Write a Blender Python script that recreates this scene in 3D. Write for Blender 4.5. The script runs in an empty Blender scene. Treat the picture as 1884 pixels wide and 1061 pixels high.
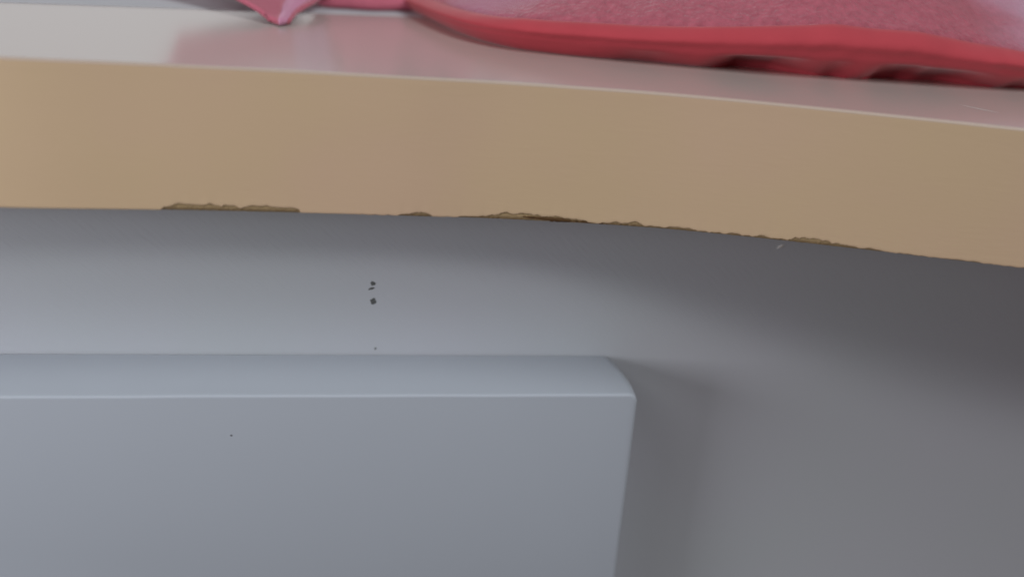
import bpy, math, random
from mathutils import Vector, Matrix, noise
scn = bpy.context.scene
col = scn.collection
MM = 0.001

# ------------------------------------------------------------------ camera
cam = bpy.data.cameras.new('camera')
cam_ob = bpy.data.objects.new('camera', cam); col.objects.link(cam_ob)
X = Vector((0.986, -0.14618, 0.08023)); U = Vector((-0.01552, 0.39858, 0.917)); Fw = Vector((0.16603, 0.90541, -0.39073))
m = Matrix((X, U, -Fw)).transposed().to_4x4()
m.translation = Vector((0, -0.19853, 0.0335))
cam_ob.matrix_world = m
cam.sensor_width = 36; cam.lens = 32.48
cam.clip_start = 0.005; cam.clip_end = 20
cam.dof.use_dof = True; cam.dof.focus_distance = 0.200; cam.dof.aperture_fstop = 6.2
scn.camera = cam_ob

# ------------------------------------------------------------------ world and light
w = bpy.data.worlds.new('World'); scn.world = w; w.use_nodes = True
nt = w.node_tree; nt.nodes.clear()
out = nt.nodes.new('ShaderNodeOutputWorld'); bg = nt.nodes.new('ShaderNodeBackground')
tc = nt.nodes.new('ShaderNodeTexCoord'); sep = nt.nodes.new('ShaderNodeSeparateXYZ'); rp = nt.nodes.new('ShaderNodeValToRGB')
nt.links.new(tc.outputs['Generated'], sep.inputs[0])
mr = nt.nodes.new('ShaderNodeMapRange'); mr.inputs['From Min'].default_value = -1; mr.inputs['From Max'].default_value = 1
nt.links.new(sep.outputs['Z'], mr.inputs['Value']); nt.links.new(mr.outputs[0], rp.inputs[0])
rp.color_ramp.elements[0].position = 0.35; rp.color_ramp.elements[0].color = (0.24, 0.17, 0.155, 1)
rp.color_ramp.elements[1].position = 0.56; rp.color_ramp.elements[1].color = (0.12, 0.12, 0.125, 1)
# added glow beyond the table, for the table top to mirror
m2 = nt.nodes.new('ShaderNodeMapRange'); m2.interpolation_type = 'SMOOTHSTEP'; m2.inputs['From Min'].default_value = 0.35; m2.inputs['From Max'].default_value = 0.95
nt.links.new(sep.outputs['Y'], m2.inputs['Value'])
m3 = nt.nodes.new('ShaderNodeMapRange'); m3.interpolation_type = 'SMOOTHSTEP'; m3.inputs['From Min'].default_value = -0.05; m3.inputs['From Max'].default_value = 0.02
nt.links.new(sep.outputs['Z'], m3.inputs['Value'])
mm_ = nt.nodes.new('ShaderNodeMath'); mm_.operation = 'MULTIPLY'; nt.links.new(m2.outputs[0], mm_.inputs[0]); nt.links.new(m3.outputs[0], mm_.inputs[1])
mx_ = nt.nodes.new('ShaderNodeMix'); mx_.data_type = 'RGBA'; mx_.inputs[7].default_value = (1.55, 1.55, 1.57, 1)
nt.links.new(mm_.outputs[0], mx_.inputs[0]); nt.links.new(rp.outputs[0], mx_.inputs[6])
nt.links.new(mx_.outputs[2], bg.inputs[0]); nt.links.new(bg.outputs[0], out.inputs[0]); bg.inputs[1].default_value = 0.4

def area(name, loc, target, size, power, color):
    l = bpy.data.lights.new(name, 'AREA'); l.shape = 'RECTANGLE'; l.size, l.size_y = size
    l.energy = power; l.color = color
    o = bpy.data.objects.new(name, l); col.objects.link(o)
    o.location = loc
    o.rotation_euler = (Vector(target) - Vector(loc)).to_track_quat('-Z', 'Y').to_euler()
    return o
def lamp(name, az, el, dist, size, power, color):   # az: degrees to the left of straight in front of the wall
    a, e = math.radians(az), math.radians(el); t = Vector((0.04, 0, -0.05))
    return area(name, t+Vector((-math.sin(a)*math.cos(e), -math.cos(a)*math.cos(e), math.sin(e)))*dist, t, size, power, color)
lamp('ceiling_light', -50, 58, 1.3, (0.6, 0.5), 7.0, (0.93, 0.98, 1.0))
lamp('low_left_fill', 68, 8, 0.58, (0.36, 0.17), 1.95, (0.95, 0.96, 1.0))  # added fill, set close so its light falls off towards the right
lamp('window_light', 54, 42, 0.65, (0.26, 0.26), 0.68, (0.94, 0.97, 1.0))
lamp('far_window_light', -42, 33, 1.3, (0.24, 0.2), 3.5, (0.98, 0.99, 0.98))
vs = scn.view_settings
scn.display_settings.display_device = 'sRGB'
vs.view_transform = 'Standard'; vs.look = 'None'; vs.gamma = 1; vs.use_curve_mapping = False; vs.exposure = 0

# ------------------------------------------------------------------ materials
def s2l(c): return tuple((v/255/12.92 if v/255 <= .04045 else ((v/255+.055)/1.055)**2.4) for v in c)
def mat(name, colr, rough=0.5, spec=0.5, bump=None, vary=0.0, vscale=60, sheen=0):
    m = bpy.data.materials.new(name); m.use_nodes = True
    n = m.node_tree.nodes; L = m.node_tree.links; b = n['Principled BSDF']
    b.inputs['Base Color'].default_value = (*colr, 1); b.inputs['Roughness'].default_value = rough
    b.inputs['Specular IOR Level'].default_value = spec
    if sheen: b.inputs['Sheen Weight'].default_value = sheen; b.inputs['Sheen Roughness'].default_value = 0.4
    t = n.new('ShaderNodeTexCoord')
    if vary:
        no = n.new('ShaderNodeTexNoise'); no.inputs['Scale'].default_value = vscale; no.inputs['Detail'].default_value = 4
        L.new(t.outputs['Object'], no.inputs['Vector'])
        mx = n.new('ShaderNodeMix'); mx.data_type = 'RGBA'
        mx.inputs[6].default_value = (*[c*(1-vary) for c in colr], 1); mx.inputs[7].default_value = (*[min(1, c*(1+vary)) for c in colr], 1)
        L.new(no.outputs['Fac'], mx.inputs[0]); L.new(mx.outputs[2], b.inputs['Base Color'])
    if bump:
        scale, strength, dist = bump[:3]; stretch = bump[3] if len(bump) > 3 else (1, 1, 1); rot = bump[4] if len(bump) > 4 else (0, 0, 0)
        mp = n.new('ShaderNodeMapping'); mp.inputs['Scale'].default_value = stretch; mp.inputs['Rotation'].default_value = rot
        mp.vector_type = 'TEXTURE' if len(bump) > 4 else 'POINT'
        no = n.new('ShaderNodeTexNoise'); no.inputs['Scale'].default_value = scale; no.inputs['Detail'].default_value = 3
        L.new(t.outputs['Object'], mp.inputs[0]); L.new(mp.outputs[0], no.inputs['Vector'])
        bu = n.new('ShaderNodeBump'); bu.inputs['Strength'].default_value = strength; bu.inputs['Distance'].default_value = dist
        L.new(no.outputs['Fac'], bu.inputs['Height']); L.new(bu.outputs[0], b.inputs['Normal'])
    return m
M_wall = mat('painted_wall', (0.60, 0.605, 0.635), 0.55, 0.3, bump=(1300, 0.38, 0.00012, (1, 1, 7), (0, math.radians(-48), 0)), vary=0.03, vscale=40)
M_box = mat('white_plastic', (0.405, 0.435, 0.49), 0.62, 0.25, bump=(900, 0.2, 0.00005), vary=0.015, vscale=30)
M_top = mat('cream_laminate', (0.50, 0.43, 0.40), 0.17, 1.0, bump=(160, 0.05, 0.0001))
M_band = mat('tan_edge_band', (0.75, 0.55, 0.345), 0.45, 0.35, bump=(260, 0.25, 0.0001, (1, 1, 6)), vary=0.035, vscale=45)
def two_tone(m, c1, c2, scale):
    n = m.node_tree.nodes; L = m.node_tree.links
    mx = [q for q in n if q.bl_idname == 'ShaderNodeMix'][0]
    mx.inputs[6].default_value = (*c1, 1); mx.inputs[7].default_value = (*c2, 1)
    mr_ = n.new('ShaderNodeMapRange'); mr_.inputs['From Min'].default_value = 0.35; mr_.inputs['From Max'].default_value = 0.65
    src = mx.inputs[0].links[0].from_socket; L.new(src, mr_.inputs['Value']); L.new(mr_.outputs[0], mx.inputs[0])
    src.node.inputs['Scale'].default_value = scale
two_tone(M_band, (0.605, 0.43, 0.295), (0.60, 0.442, 0.28), 22)
two_tone(M_wall, (0.505, 0.515, 0.565), (0.495, 0.52, 0.555), 14)
def tint_patch(m, centre, radius, colour):   # blends a tinted area with a noisy rim into the towel colour
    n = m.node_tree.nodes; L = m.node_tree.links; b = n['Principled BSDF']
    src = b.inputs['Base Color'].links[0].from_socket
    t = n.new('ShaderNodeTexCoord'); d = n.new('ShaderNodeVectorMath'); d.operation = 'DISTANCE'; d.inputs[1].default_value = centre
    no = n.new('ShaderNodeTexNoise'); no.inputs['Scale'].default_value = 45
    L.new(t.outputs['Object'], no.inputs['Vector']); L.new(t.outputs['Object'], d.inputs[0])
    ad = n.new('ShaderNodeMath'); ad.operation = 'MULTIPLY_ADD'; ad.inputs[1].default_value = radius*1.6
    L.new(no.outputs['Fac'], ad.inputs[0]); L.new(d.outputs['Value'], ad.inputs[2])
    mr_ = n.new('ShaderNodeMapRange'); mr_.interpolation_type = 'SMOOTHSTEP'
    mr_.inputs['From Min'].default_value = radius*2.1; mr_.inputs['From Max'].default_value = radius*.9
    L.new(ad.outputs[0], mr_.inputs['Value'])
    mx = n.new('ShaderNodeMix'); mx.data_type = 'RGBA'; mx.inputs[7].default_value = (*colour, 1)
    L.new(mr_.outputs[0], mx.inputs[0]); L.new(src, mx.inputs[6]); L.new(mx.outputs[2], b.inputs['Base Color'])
M_lip = mat('pale_lip', (0.50, 0.39, 0.32), 0.45, 0.5)
M_core = mat('chipboard', (0.37, 0.265, 0.145), 0.9, 0.1, bump=(1600, 0.8, 0.0002), vary=0.22, vscale=700)
M_dark = mat('dark_splintered_wood', (0.10, 0.055, 0.025), 0.9, 0.1, vary=0.5, vscale=900)
M_hem = mat('red_hem_cloth', (0.45, 0.062, 0.078), 0.95, 0.0, bump=(900, 0.15, 0.0002), vary=0.12, vscale=90, sheen=0.32)
M_terry = mat('dusty_pink_terry', (0.41, 0.105, 0.142), 0.98, 0.05, bump=(1000, 1.0, 0.0008, (1, 1, .4)), vary=0.33, vscale=520, sheen=0.35)
M_flap = mat('magenta_cloth', (0.50, 0.13, 0.185), 0.85, 0.15, bump=(500, 0.5, 0.0004), vary=0.12, vscale=60, sheen=0.3)  # on corner_flap also the shaded facets, their shade put into the colour
M_flap_lit = mat('lit_flap_cloth', (0.58, 0.25, 0.38), 0.85, 0.15, bump=(500, 0.5, 0.0004), vary=0.1, vscale=60, sheen=0.3)  # lit middle facet of corner_flap, the light put into the colour
M_paper = mat('pale_paper', (0.50, 0.50, 0.53), 0.7, 0.4, vary=0.02)
M_chip = mat('grey_chipped_paint', (0.12, 0.125, 0.125), 0.9, 0.1, vary=0.5, vscale=1500)
M_fleck = mat('white_fleck', (0.8, 0.78, 0.76), 0.6)
tint_patch(M_terry, (0.085, -0.068, 0.018), 0.026, (0.52, 0.29, 0.39))
tint_patch(M_terry, (-0.065, -0.055, 0.012), 0.022, (0.42, 0.13, 0.21))

# ------------------------------------------------------------------ helpers
def mesh(name, verts, faces, mats, parent=None, smooth=True, idx=None):
    me = bpy.data.meshes.new(name); me.from_pydata([tuple(v) for v in verts], [], faces); me.update()
    for mt in (mats if isinstance(mats, (list, tuple)) else [mats]): me.materials.append(mt)
    for i, p in enumerate(me.polygons):
        p.use_smooth = smooth
        if idx: p.material_index = idx[i]
    o = bpy.data.objects.new(name, me); col.objects.link(o); o.parent = parent
    return o
def grid(rows, close=False):
    v = [p for r in rows for p in r]; n = len(rows[0]); f = []
    for i in range(len(rows)-1):
        for j in range(n if close else n-1):
            k = (j+1) % n; f.append((i*n+j, i*n+k, (i+1)*n+k, (i+1)*n+j))
    return v, f
def empty(name, loc): o = bpy.data.objects.new(name, None); col.objects.link(o); o.location = loc; o.empty_display_size = 0.02; return o
def tag(o, label=None, cat=None, group=None, kind=None):
    for k, v in (('label', label), ('category', cat), ('group', group), ('kind', kind)):
        if v: o[k] = v
def catmull(P, n):
    P = [Vector(p) for p in P]; out = []
    for i in range(len(P)-1):
        a = P[max(i-1, 0)]; b = P[i]; c = P[i+1]; d = P[min(i+2, len(P)-1)]
        for k in range(n):
            t = k/n
            out.append(0.5*((2*b)+(c-a)*t+(2*a-5*b+4*c-d)*t*t+(3*b-a-3*c+d)*t**3))
    out.append(P[-1]); return out
def resample(P, step):
    L = [0]
    for a, b in zip(P, P[1:]): L.append(L[-1]+(b-a).length)
    n = max(2, int(L[-1]/step)); out = []; j = 0
    for i in range(n+1):
        s = L[-1]*i/n
        while j < len(L)-2 and L[j+1] < s: j += 1
        t = (s-L[j])/max(1e-9, L[j+1]-L[j]); out.append(P[j].lerp(P[j+1], t))
    return out
def interp(x, T):
    if x <= T[0][0]: return T[0][1]
    for (a, ya), (b, yb) in zip(T, T[1:]):
        if x <= b: return ya+(yb-ya)*(x-a)/(b-a)
    return T[-1][1]
def nz(x, y=0, z=0): return noise.noise(Vector((x, y, z)))

# ------------------------------------------------------------------ wall under the table
wx0, wx1 = -500, 520
v = []; f = []
def box_vf(x0, x1, y0, y1, z0, z1, v, f):
    b = len(v)
    v += [Vector((x, y, z))*MM for x in (x0, x1) for y in (y0, y1) for z in (z0, z1)]
    f += [tuple(b+i for i in q) for q in ((0, 1, 3, 2), (4, 6, 7, 5), (0, 4, 5, 1), (2, 3, 7, 6), (0, 2, 6, 4), (1, 5, 7, 3))]
box_vf(wx0, wx1, 0, 60, -450, -28.2, v, f)
wall = mesh('wall', v, f, M_wall, smooth=False)
tag(wall, 'pale grey painted wall below the tan table edge', None, None, 'structure')

def blob(name, cx, cz, rx, rz, y, seed, mt, parent, rot=0, lift=0.05):
    n = 22; rim = []; mid = []
    for k in range(n):
        a = 2*math.pi*k/n; r = 1+0.38*nz(math.cos(a)*1.4+seed, math.sin(a)*1.4, seed*1.7)
        x = math.cos(a)*rx*r; z = math.sin(a)*rz*r
        x, z = x*math.cos(rot)-z*math.sin(rot), x*math.sin(rot)+z*math.cos(rot)
        rim.append(Vector((cx+x, y-0.004, cz+z))*MM); mid.append(Vector((cx+x*.72, y-lift, cz+z*.72))*MM)
    vv = rim+mid+[Vector((cx, y-lift*.8, cz))*MM]
    ff = [(i, (i+1) % n, n+(i+1) % n, n+i) for i in range(n)]+[(n+i, n+(i+1) % n, 2*n) for i in range(n)]
    return mesh(name, vv, ff, mt, parent)
blob('paint_chip', 3.75, -51.45, 0.55, 0.55, 0, 3.1, M_chip, wall)
blob('paint_chip', 3.45, -52.75, 0.75, 0.33, 0, 7.7, M_chip, wall, rot=0.3)
blob('paint_chip', 3.95, -56.0, 0.72, 0.78, 0, 12.3, M_chip, wall)
blob('paint_chip', 4.7, -68.3, 0.25, 0.34, 0, 5.2, M_chip, wall)
blob('paint_fleck', 101.9, -39.9, 1.0, 0.32, 0, 9.4, M_fleck, wall, rot=0.5, lift=0.15)

# ------------------------------------------------------------------ white box
box = empty('wall_box', (0, 0, -0.12))
tag(box, 'white plastic box with rounded corner fixed to the wall under the table', 'box')
def xr(y):   # right side of the box bulges a little between wall and front
    t = -y/19.3
    return 63.7+1.5*math.sin(math.pi*min(1, t)*0.8)
rows = []
zt, zb, xl = -70.0, -260.0, -330.0
ys = [-0.35, -1.5, -4, -7, -10, -13, -16, -18, -18.7, -18.95, -19.12, -19.24, -19.3]
for y in ys:
    e = 0
    if y < -18: a = math.acos(max(-1, min(1, ((-y)-18.7)/0.6))) if -y > 18.7 else math.pi/2; e = (1-math.sin(a))*0.6
    R = 3.6-1.4*(-y/19.3); xR = xr(y)-e; ZT = zt-e; XL = xl+e; ZB = zb+e
    row = []
    # top edge from left to right, with a very slight waviness as of hand-finished plastic
    for k in range(61):
        x = XL+(xR-R-XL)*k/60
        wob = 0.10*nz(x*.05, 3.3)+0.05*nz(x*.4, 8.3) if y < -17 else 0
        row.append(Vector((x, y, ZT+wob)))
    for k in range(1, 9):
        a = math.pi/2*(1-k/8); row.append(Vector((xR-R+R*math.cos(a), y, ZT-R+R*math.sin(a))))
    for k in range(1, 16):
        z = ZT-R+(ZB-ZT+R)*k/15; row.append(Vector((xR+(ZT-z)*0.022, y, z)))
    row.append(Vector((XL, y, ZB)))
    rows.append([(p*MM)-box.location for p in row])
v, f = grid(rows, close=True)
n = len(rows[0]); f.append(tuple(range((len(rows)-1)*n, len(rows)*n))); f.append(tuple(reversed(range(n))))
body = mesh('casing', v, f, M_box, box)
body.data.polygons[-2].use_smooth = False; body.data.polygons[-1].use_smooth = False
body.data.set_sharp_from_angle(angle=math.radians(50))
M_speck = mat('faint_grey_speck', (0.17, 0.18, 0.20), 0.8, 0.1)
sp = blob('speck', -26.5, -79.9, 0.3, 0.26, -19.3, 4.4, M_speck, box, lift=0.03); sp.location = -box.location

# ------------------------------------------------------------------ table
table = empty('table', (0.05, 0.2, 0))
tag(table, 'table with pale cream top and chipped tan edge', 'table')
off = -table.location
edge = [(-420, -26, 0), (-260, -23.5, 0), (-150, -22, 0), (-90, -21.5, 0), (-62, -21.6, 0), (-38, -20.5, 0), (-11, -19.9, 0), (9, -20.0, 0), (29, -20.2, 0), (57, -22.6, 0), (78, -26.6, 0),
        (102, -32.7, 0), (126, -39.4, 0), (150, -46, 0), (185, -55, 0), (240, -66, 0), (330, -78, 0), (480, -88, 0)]
E = resample(catmull(edge, 24), 0.28)
def normals(P):
    N = []
    for i in range(len(P)):
        d = P[min(i+1, len(P)-1)]-P[max(i-1, 0)]; N.append(Vector((d.y, -d.x, 0)).normalized())
    return N
EN = normals(E)   # points outwards (towards -Y)
# top slab with a rounded nose
def slab(name, prof, mt, back=430, stepk=4):
    rows = []
    for (d, z) in prof:
        rows.append([(E[i]+EN[i]*d+Vector((0, 0, z)))*MM+off for i in range(0, len(E), stepk)])
    rb = [Vector((E[i].x, back, prof[-1][1]))*MM+off for i in range(0, len(E), stepk)]
    rt = [Vector((E[i].x, back, prof[0][1]))*MM+off for i in range(0, len(E), stepk)]
    rows = [rt]+rows+[rb]
    v, f = grid(rows); n = len(rows[0])
    f.append(tuple(i*n for i in range(len(rows)))); f.append(tuple(reversed([i*n+n-1 for i in range(len(rows))])))
    f.append(tuple(range(n))+tuple(reversed(range((len(rows)-1)*n, len(rows)*n))))
    nn = len(rows[0])-1; idx = [1 if 2 <= k//nn <= len(rows)-4 and k < (len(rows)-1)*nn else 0 for k in range(len(f))]
    o = mesh(name, v, f, [mt, M_lip], table, idx=idx); o.data.set_sharp_from_angle(angle=math.radians(40)); return o
slab('tabletop', [(-1.2, 0), (-0.75, 0), (-0.48, -0.03), (-0.25, -0.1), (-0.08, -0.22), (-0.01, -0.38), (-0.03, -0.5), (-1.0, -0.5)], M_top)
# chipboard core slightly set back from the band, its foot a little ragged
rows = []
for (d, z, w) in [(-0.72, -0.55, 0), (-0.72, -20, 0), (-0.42, -26.0, 0.05), (-0.2, -27.0, 0.08), (-0.22, -27.95, 0.1), (-3.0, -28.05, 0.1), (-18, -28.1, 0)]:
    rows.append([(E[i]+EN[i]*(d+w*nz(E[i].x*1.7, z*2, 1))+Vector((0, 0, z+w*0.5*nz(E[i].x*1.3, 5, z))))*MM+off for i in range(0, len(E), 1)])
rows.append([Vector((E[i].x, 425, -28.1))*MM+off for i in range(len(E))])
v, f = grid(rows); mesh('chipboard_core', v, f, M_core, table)
# edge band with a chipped lower rim: height of the missing strip along x (mm)
CH = [(-37.6, 0), (-37.0, .5), (-35.5, 1.0), (-34, 1.25), (-31, 1.1), (-28.5, 1.2), (-26, 1.0), (-24, 1.05), (-22.6, .65), (-21.9, 1.05), (-19.5, 1.2), (-16, 1.05), (-12.2, 0.95),
      (-11.4, 0.75), (-11.2, .05), (7.5, .1), (9.4, .2), (10.2, .55), (11.5, .8), (13, .75), (14.5, .5), (15.2, .15), (20, .15), (22.5, .35), (26, .5), (28, 1.0), (30.5, 1.25), (33, 1.2), (36, 1.1), (39, 1.15), (43, .95), (46, .7), (48.5, .3),
      (52.2, .25), (53.3, .8), (54.5, .5), (56.2, .9), (57.5, .8), (59, .5), (61, .2), (65, .5), (68.5, .45), (72, .25), (75.5, .2), (78, .5), (81, .3), (84, .5), (85.5, .2), (88, .3), (90, .85), (92.5, 1.05), (94.5, .9), (97, .6), (100, .55), (103, .45), (107, .3),
      (108.5, .1), (112, .25), (116, .1), (122, .2), (128, .1), (136, .2), (140, .1)]
def jag(x):
    b = interp(x, CH)
    g = min(1, max(0, .45+1.6*nz(x*.16, 21.7)))
    r = 0.34*nz(x*.62, 4.2)+0.26*g*nz(x*1.5, 9.1)+.16*g*nz(x*3.1, 1) if b > .08 else 0.04*nz(x*1.5, 2)
    return max(0.05, b+r*(1 if x < 30 else (1.4 if x < 106 else .7)))
rows = []
zs = [-0.46, -0.7, -1.3, -4, -8, -12, -16, -20, -23, -25]
for z in zs:
    d = 0 if z < -1.2 else (0.01 if z < -0.6 else 0.0)
    rows.append([(E[i]+EN[i]*(d+0.05*nz(E[i].x*.03, z*.08, 2))+Vector((0, 0, z)))*MM+off for i in range(len(E))])
for (up, d) in ((0.5, 0), (0.18, 0.0), (0.05, -0.04), (0, -0.12), (0, -0.3)):
    row = []
    for i in range(len(E)):
        x = E[i].x; bow = 0.06*nz(x*.6, 7) if jag(x) > .15 else 0
        row.append((E[i]+EN[i]*(d+bow)+Vector((0, 0, -28.05+jag(x)*1.1+up)))*MM+off)
    rows.append(row)
v, f = grid(rows); mesh('edge_band', v, f, M_band, table)
# splinters in the deepest break
random.seed(4)
def sliver(x0, x1, z0, z1, th, mt, seed):
    n = 14; rows = []
    for k in range(n+1):
        t = k/n; x = x0+(x1-x0)*t
        i = min(range(len(E)), key=lambda q: abs(E[q].x-x)) if k % 1 == 0 else 0
        p = E[i]+EN[i]*(-0.3+0.2*nz(x*2, seed)); z = z0+(z1-z0)*t+0.12*nz(x*1.7, seed)
        r = th*(math.sin(math.pi*min(1, max(0, t)))**0.6+0.02)*(1+.4*nz(x*3, seed+2))
        rows.append([(p+EN[i]*(math.cos(a)*r*.6)+Vector((0, 0, z+math.sin(a)*r)))*MM+off for a in [2*math.pi*j/8 for j in range(8)]])
    v, f = grid(rows, close=True)
    f.append(tuple(range(8))); f.append(tuple(reversed(range(n*8, n*8+8))))
    return mesh('splinter', v, f, mt, table)
sliver(31.5, 49.5, -27.2, -27.75, .42, M_dark, 1.0)
sliver(29, 39, -27.0, -27.5, .16, M_core, 2.0)
sliver(37.5, 45, -27.85, -27.8, .22, M_dark, 3.0)
sliver(39.5, 42.5, -27.55, -27.7, .14, M_band, 4.0)
sliver(44, 49.8, -27.45, -27.85, .2, M_dark, 5.0)
sliver(46, 52, -27.6, -27.9, .2, M_dark, 6.0)
# scratch on the laminate, its glint put in as a pale strip
vv, ff = grid([[Vector((126.3+4.8*t+s*(.2*math.sin(math.pi*t)+.01), -18.3-6.7*t, 0.03))*MM+off for t in [k/12 for k in range(13)]] for s in (-1, 1)])
mesh('scratch', vv, ff, M_fleck, table)

# ------------------------------------------------------------------ pale sheet lying at the back of the table top
vv = []; ff = []
box_vf(-320, 0, 0, 200, 0.02, 0.22, vv, ff)
R = Matrix.Rotation(math.radians(13), 3, 'Z')
vv = [R @ (p+Vector((0.100, 0, 0)))+Vector((-0.0336-0.03, 0.0515, 0)) for p in vv]
sh = mesh('paper_sheet', vv, ff, M_paper, smooth=False)
tag(sh, 'pale blue-grey sheet lying on the table behind the magenta cloth corner', 'sheet')

# ------------------------------------------------------------------ pink towel
towel = empty('towel', (0.09, 0.09, 0))
tag(towel, 'pink terry towel with thick red hem lying on the table', 'towel')
toff = -towel.location
cur = [(2, 150, 0), (6, 105, 0), (15, 66, 0), (22.4, 39, 0), (31, 23, 0), (42, 15.5, 0), (66, 9, 0), (90, 4.2, 0), (116, 1.4, 0), (155, .6, 0), (200, 3, 0), (250, 10, 0)]
Cv = resample(catmull(cur, 30), 0.6); CN = normals(Cv)
HZ = [(2, 6), (13, 5.4), (24, 6.2), (35, 7.4), (53, 8.2), (71, 9.0), (89, 10.8), (106, 12.6), (127, 12.3), (154, 9.4), (200, 8), (250, 8)]
hem_rows = []; prof_h = [(-12, -0.05), (-6, -0.05), (-3.6, 0.0), (-3.0, 0.6), (-2.5, 1.2), (-2.0, 2.0), (-1.5, 2.9), (-1.1, 3.7), (-.9, 4.4), (-.75, 5.0), (-0.25, 5.6), (.2, 6.2), (.25, 6.8), (-.15, 7.5), (-.9, 8.3), (-1.9, 9.0), (-3.0, 9.6), (-4.1, 9.5), (-5.0, 8.6)]
for (d, z) in prof_h:
    row = []
    for i, p in enumerate(Cv):
        x = p.x; h = interp(x, HZ)/9.85
        lower = max(0, 1-abs(z-1.6)/2.6)
        wav = min(1, max(0, 0.5+1.3*nz(x*0.062, 4.2)+0.2*nz(x*.17, 1.2))); wav2 = nz(x*.11, 6.6)
        zz = z*h
        right = min(1, max(0, (x-50)/40))
        dd = d+lower*(-2.3*wav*right+1.2*wav2*right)
        if z < 3.2 and d > -5: dd -= right*(3.2-z)*2.2*(.25+.75*wav)
        if z > 4: dd += 0.6*nz(x*.06, 3.3, z*.2)+0.15*nz(x*.3, 1.3, z*.5)
        if z < 3: zz = z*h+(wav*1.0*right*h if .3 < z else 0)
        zz += 0.25*nz(x*.09, 9.9)*(z/9.8)
        row.append((p+CN[i]*dd+Vector((0, 0, max(-.05, zz))))*MM+toff)
    hem_rows.append(row)
v, f = grid(hem_rows)
mesh('hem', v, f, M_hem, towel)
pan = []
prof_p = [(-4.2, 7.6), (-4.9, 8.5), (-5.6, 9.6), (-7, 10.6), (-9, 11.5), (-12, 12.6), (-16, 13.8), (-21, 15), (-27, 16.4), (-35, 18), (-45, 20), (-58, 22), (-75, 23.5), (-95, 24)]
Bk = Vector((150, 190, 0))
for (d, z) in prof_p:
    row = []
    for i, p in enumerate(Cv):
        x = p.x; h = interp(x, HZ)/9.85
        dirn = (-CN[i]).lerp((Bk-p).normalized(), min(1, max(0, (-d-6)/25))).normalized()
        q = p+dirn*(-d)
        zz = z*(h*.9+.1)*(1+.7*min(1, max(0, (-d-8)/50))) + (min(1, (-d)/14))*(1.3*nz(x*.05, d*.05)+.7*nz(x*.16, d*.16, 4)+.18*nz(x*.9, d*.9, 8))
        row.append((q+Vector((0, 0, zz)))*MM+toff)
    pan.append(row)
v, f = grid(pan); n = len(pan[0]); c = len(v); v.append(Vector((150, 190, 40))*MM+toff)
f += [((len(pan)-1)*n+i, (len(pan)-1)*n+i+1, c) for i in range(n-1)]
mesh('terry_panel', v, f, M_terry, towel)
# lower back layer of the towel, its soft front edge seen between corner and hem
bl = resample(catmull([(-16, 96, 0), (-12, 76, 0), (-3, 72, 0), (8, 74, 0), (25, 80, 0), (45, 86, 0), (70, 92, 0)], 20), 0.8); BN = normals(bl)
rows = [[(p+BN[i]*(d+.8*nz(p.x*.15, z*.2))+Vector((0, 0, z*(1+.25*nz(p.x*.12, 2)))))*MM+toff for i, p in enumerate(bl)] for d, z in ((-3, .2), (-1, .5), (-.2, 1.2), (-.1, 2), (-.5, 3), (-1.2, 4), (-2.2, 5.2), (-5, 9), (-8, 15), (-12, 22), (-24, 30), (-60, 33))]
v, f = grid(rows); mesh('lower_layer', v, f, M_flap, towel)
# corner of the towel folded towards the table edge: three soft facets that fan out from the tip
T = Vector((-19, 34.5, 0.2))
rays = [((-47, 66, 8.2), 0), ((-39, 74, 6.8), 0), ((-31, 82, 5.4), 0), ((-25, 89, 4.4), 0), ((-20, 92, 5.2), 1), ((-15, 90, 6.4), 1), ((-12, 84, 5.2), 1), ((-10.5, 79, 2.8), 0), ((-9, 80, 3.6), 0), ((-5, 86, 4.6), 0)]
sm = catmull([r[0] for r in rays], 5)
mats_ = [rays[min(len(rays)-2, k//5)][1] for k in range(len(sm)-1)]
rows = []
for i in range(0, 40):
    t = 0.02+(i/20)*1.05; row = []
    for j, p in enumerate(sm):
        u = j/(len(sm)-1)
        q = T.lerp(p, min(t, 1.0))
        if t > 1: q = p+(p-T)*(t-1)*0.5+Vector((0, 0, (t-1)*20))
        q = q+Vector((1.0*nz(q.y*.08, 3)*min(1, t*3), 0, 0.5*math.sin(min(1, t)*math.pi)+0.5*nz(q.x*.15, q.y*.12)*min(1, t)))
        # blunt, rounded tip
        k = max(0, 0.22-t)/0.22
        q += Vector(((u-.5)*4.2*k, 3.0*k*abs(u-.5)*2-1.2*k*(1-abs(u-.5)*2), 0))
        row.append(q*MM+toff)
    rows.append(row)
v, f = grid(rows); nc = len(sm)-1
fl = mesh('corner_flap', v, f, [M_flap, M_flap_lit], towel, idx=[mats_[k % nc] for k in range(len(f))])
so = fl.modifiers.new('thick', 'SOLIDIFY'); so.thickness = 0.0012; so.offset = 1
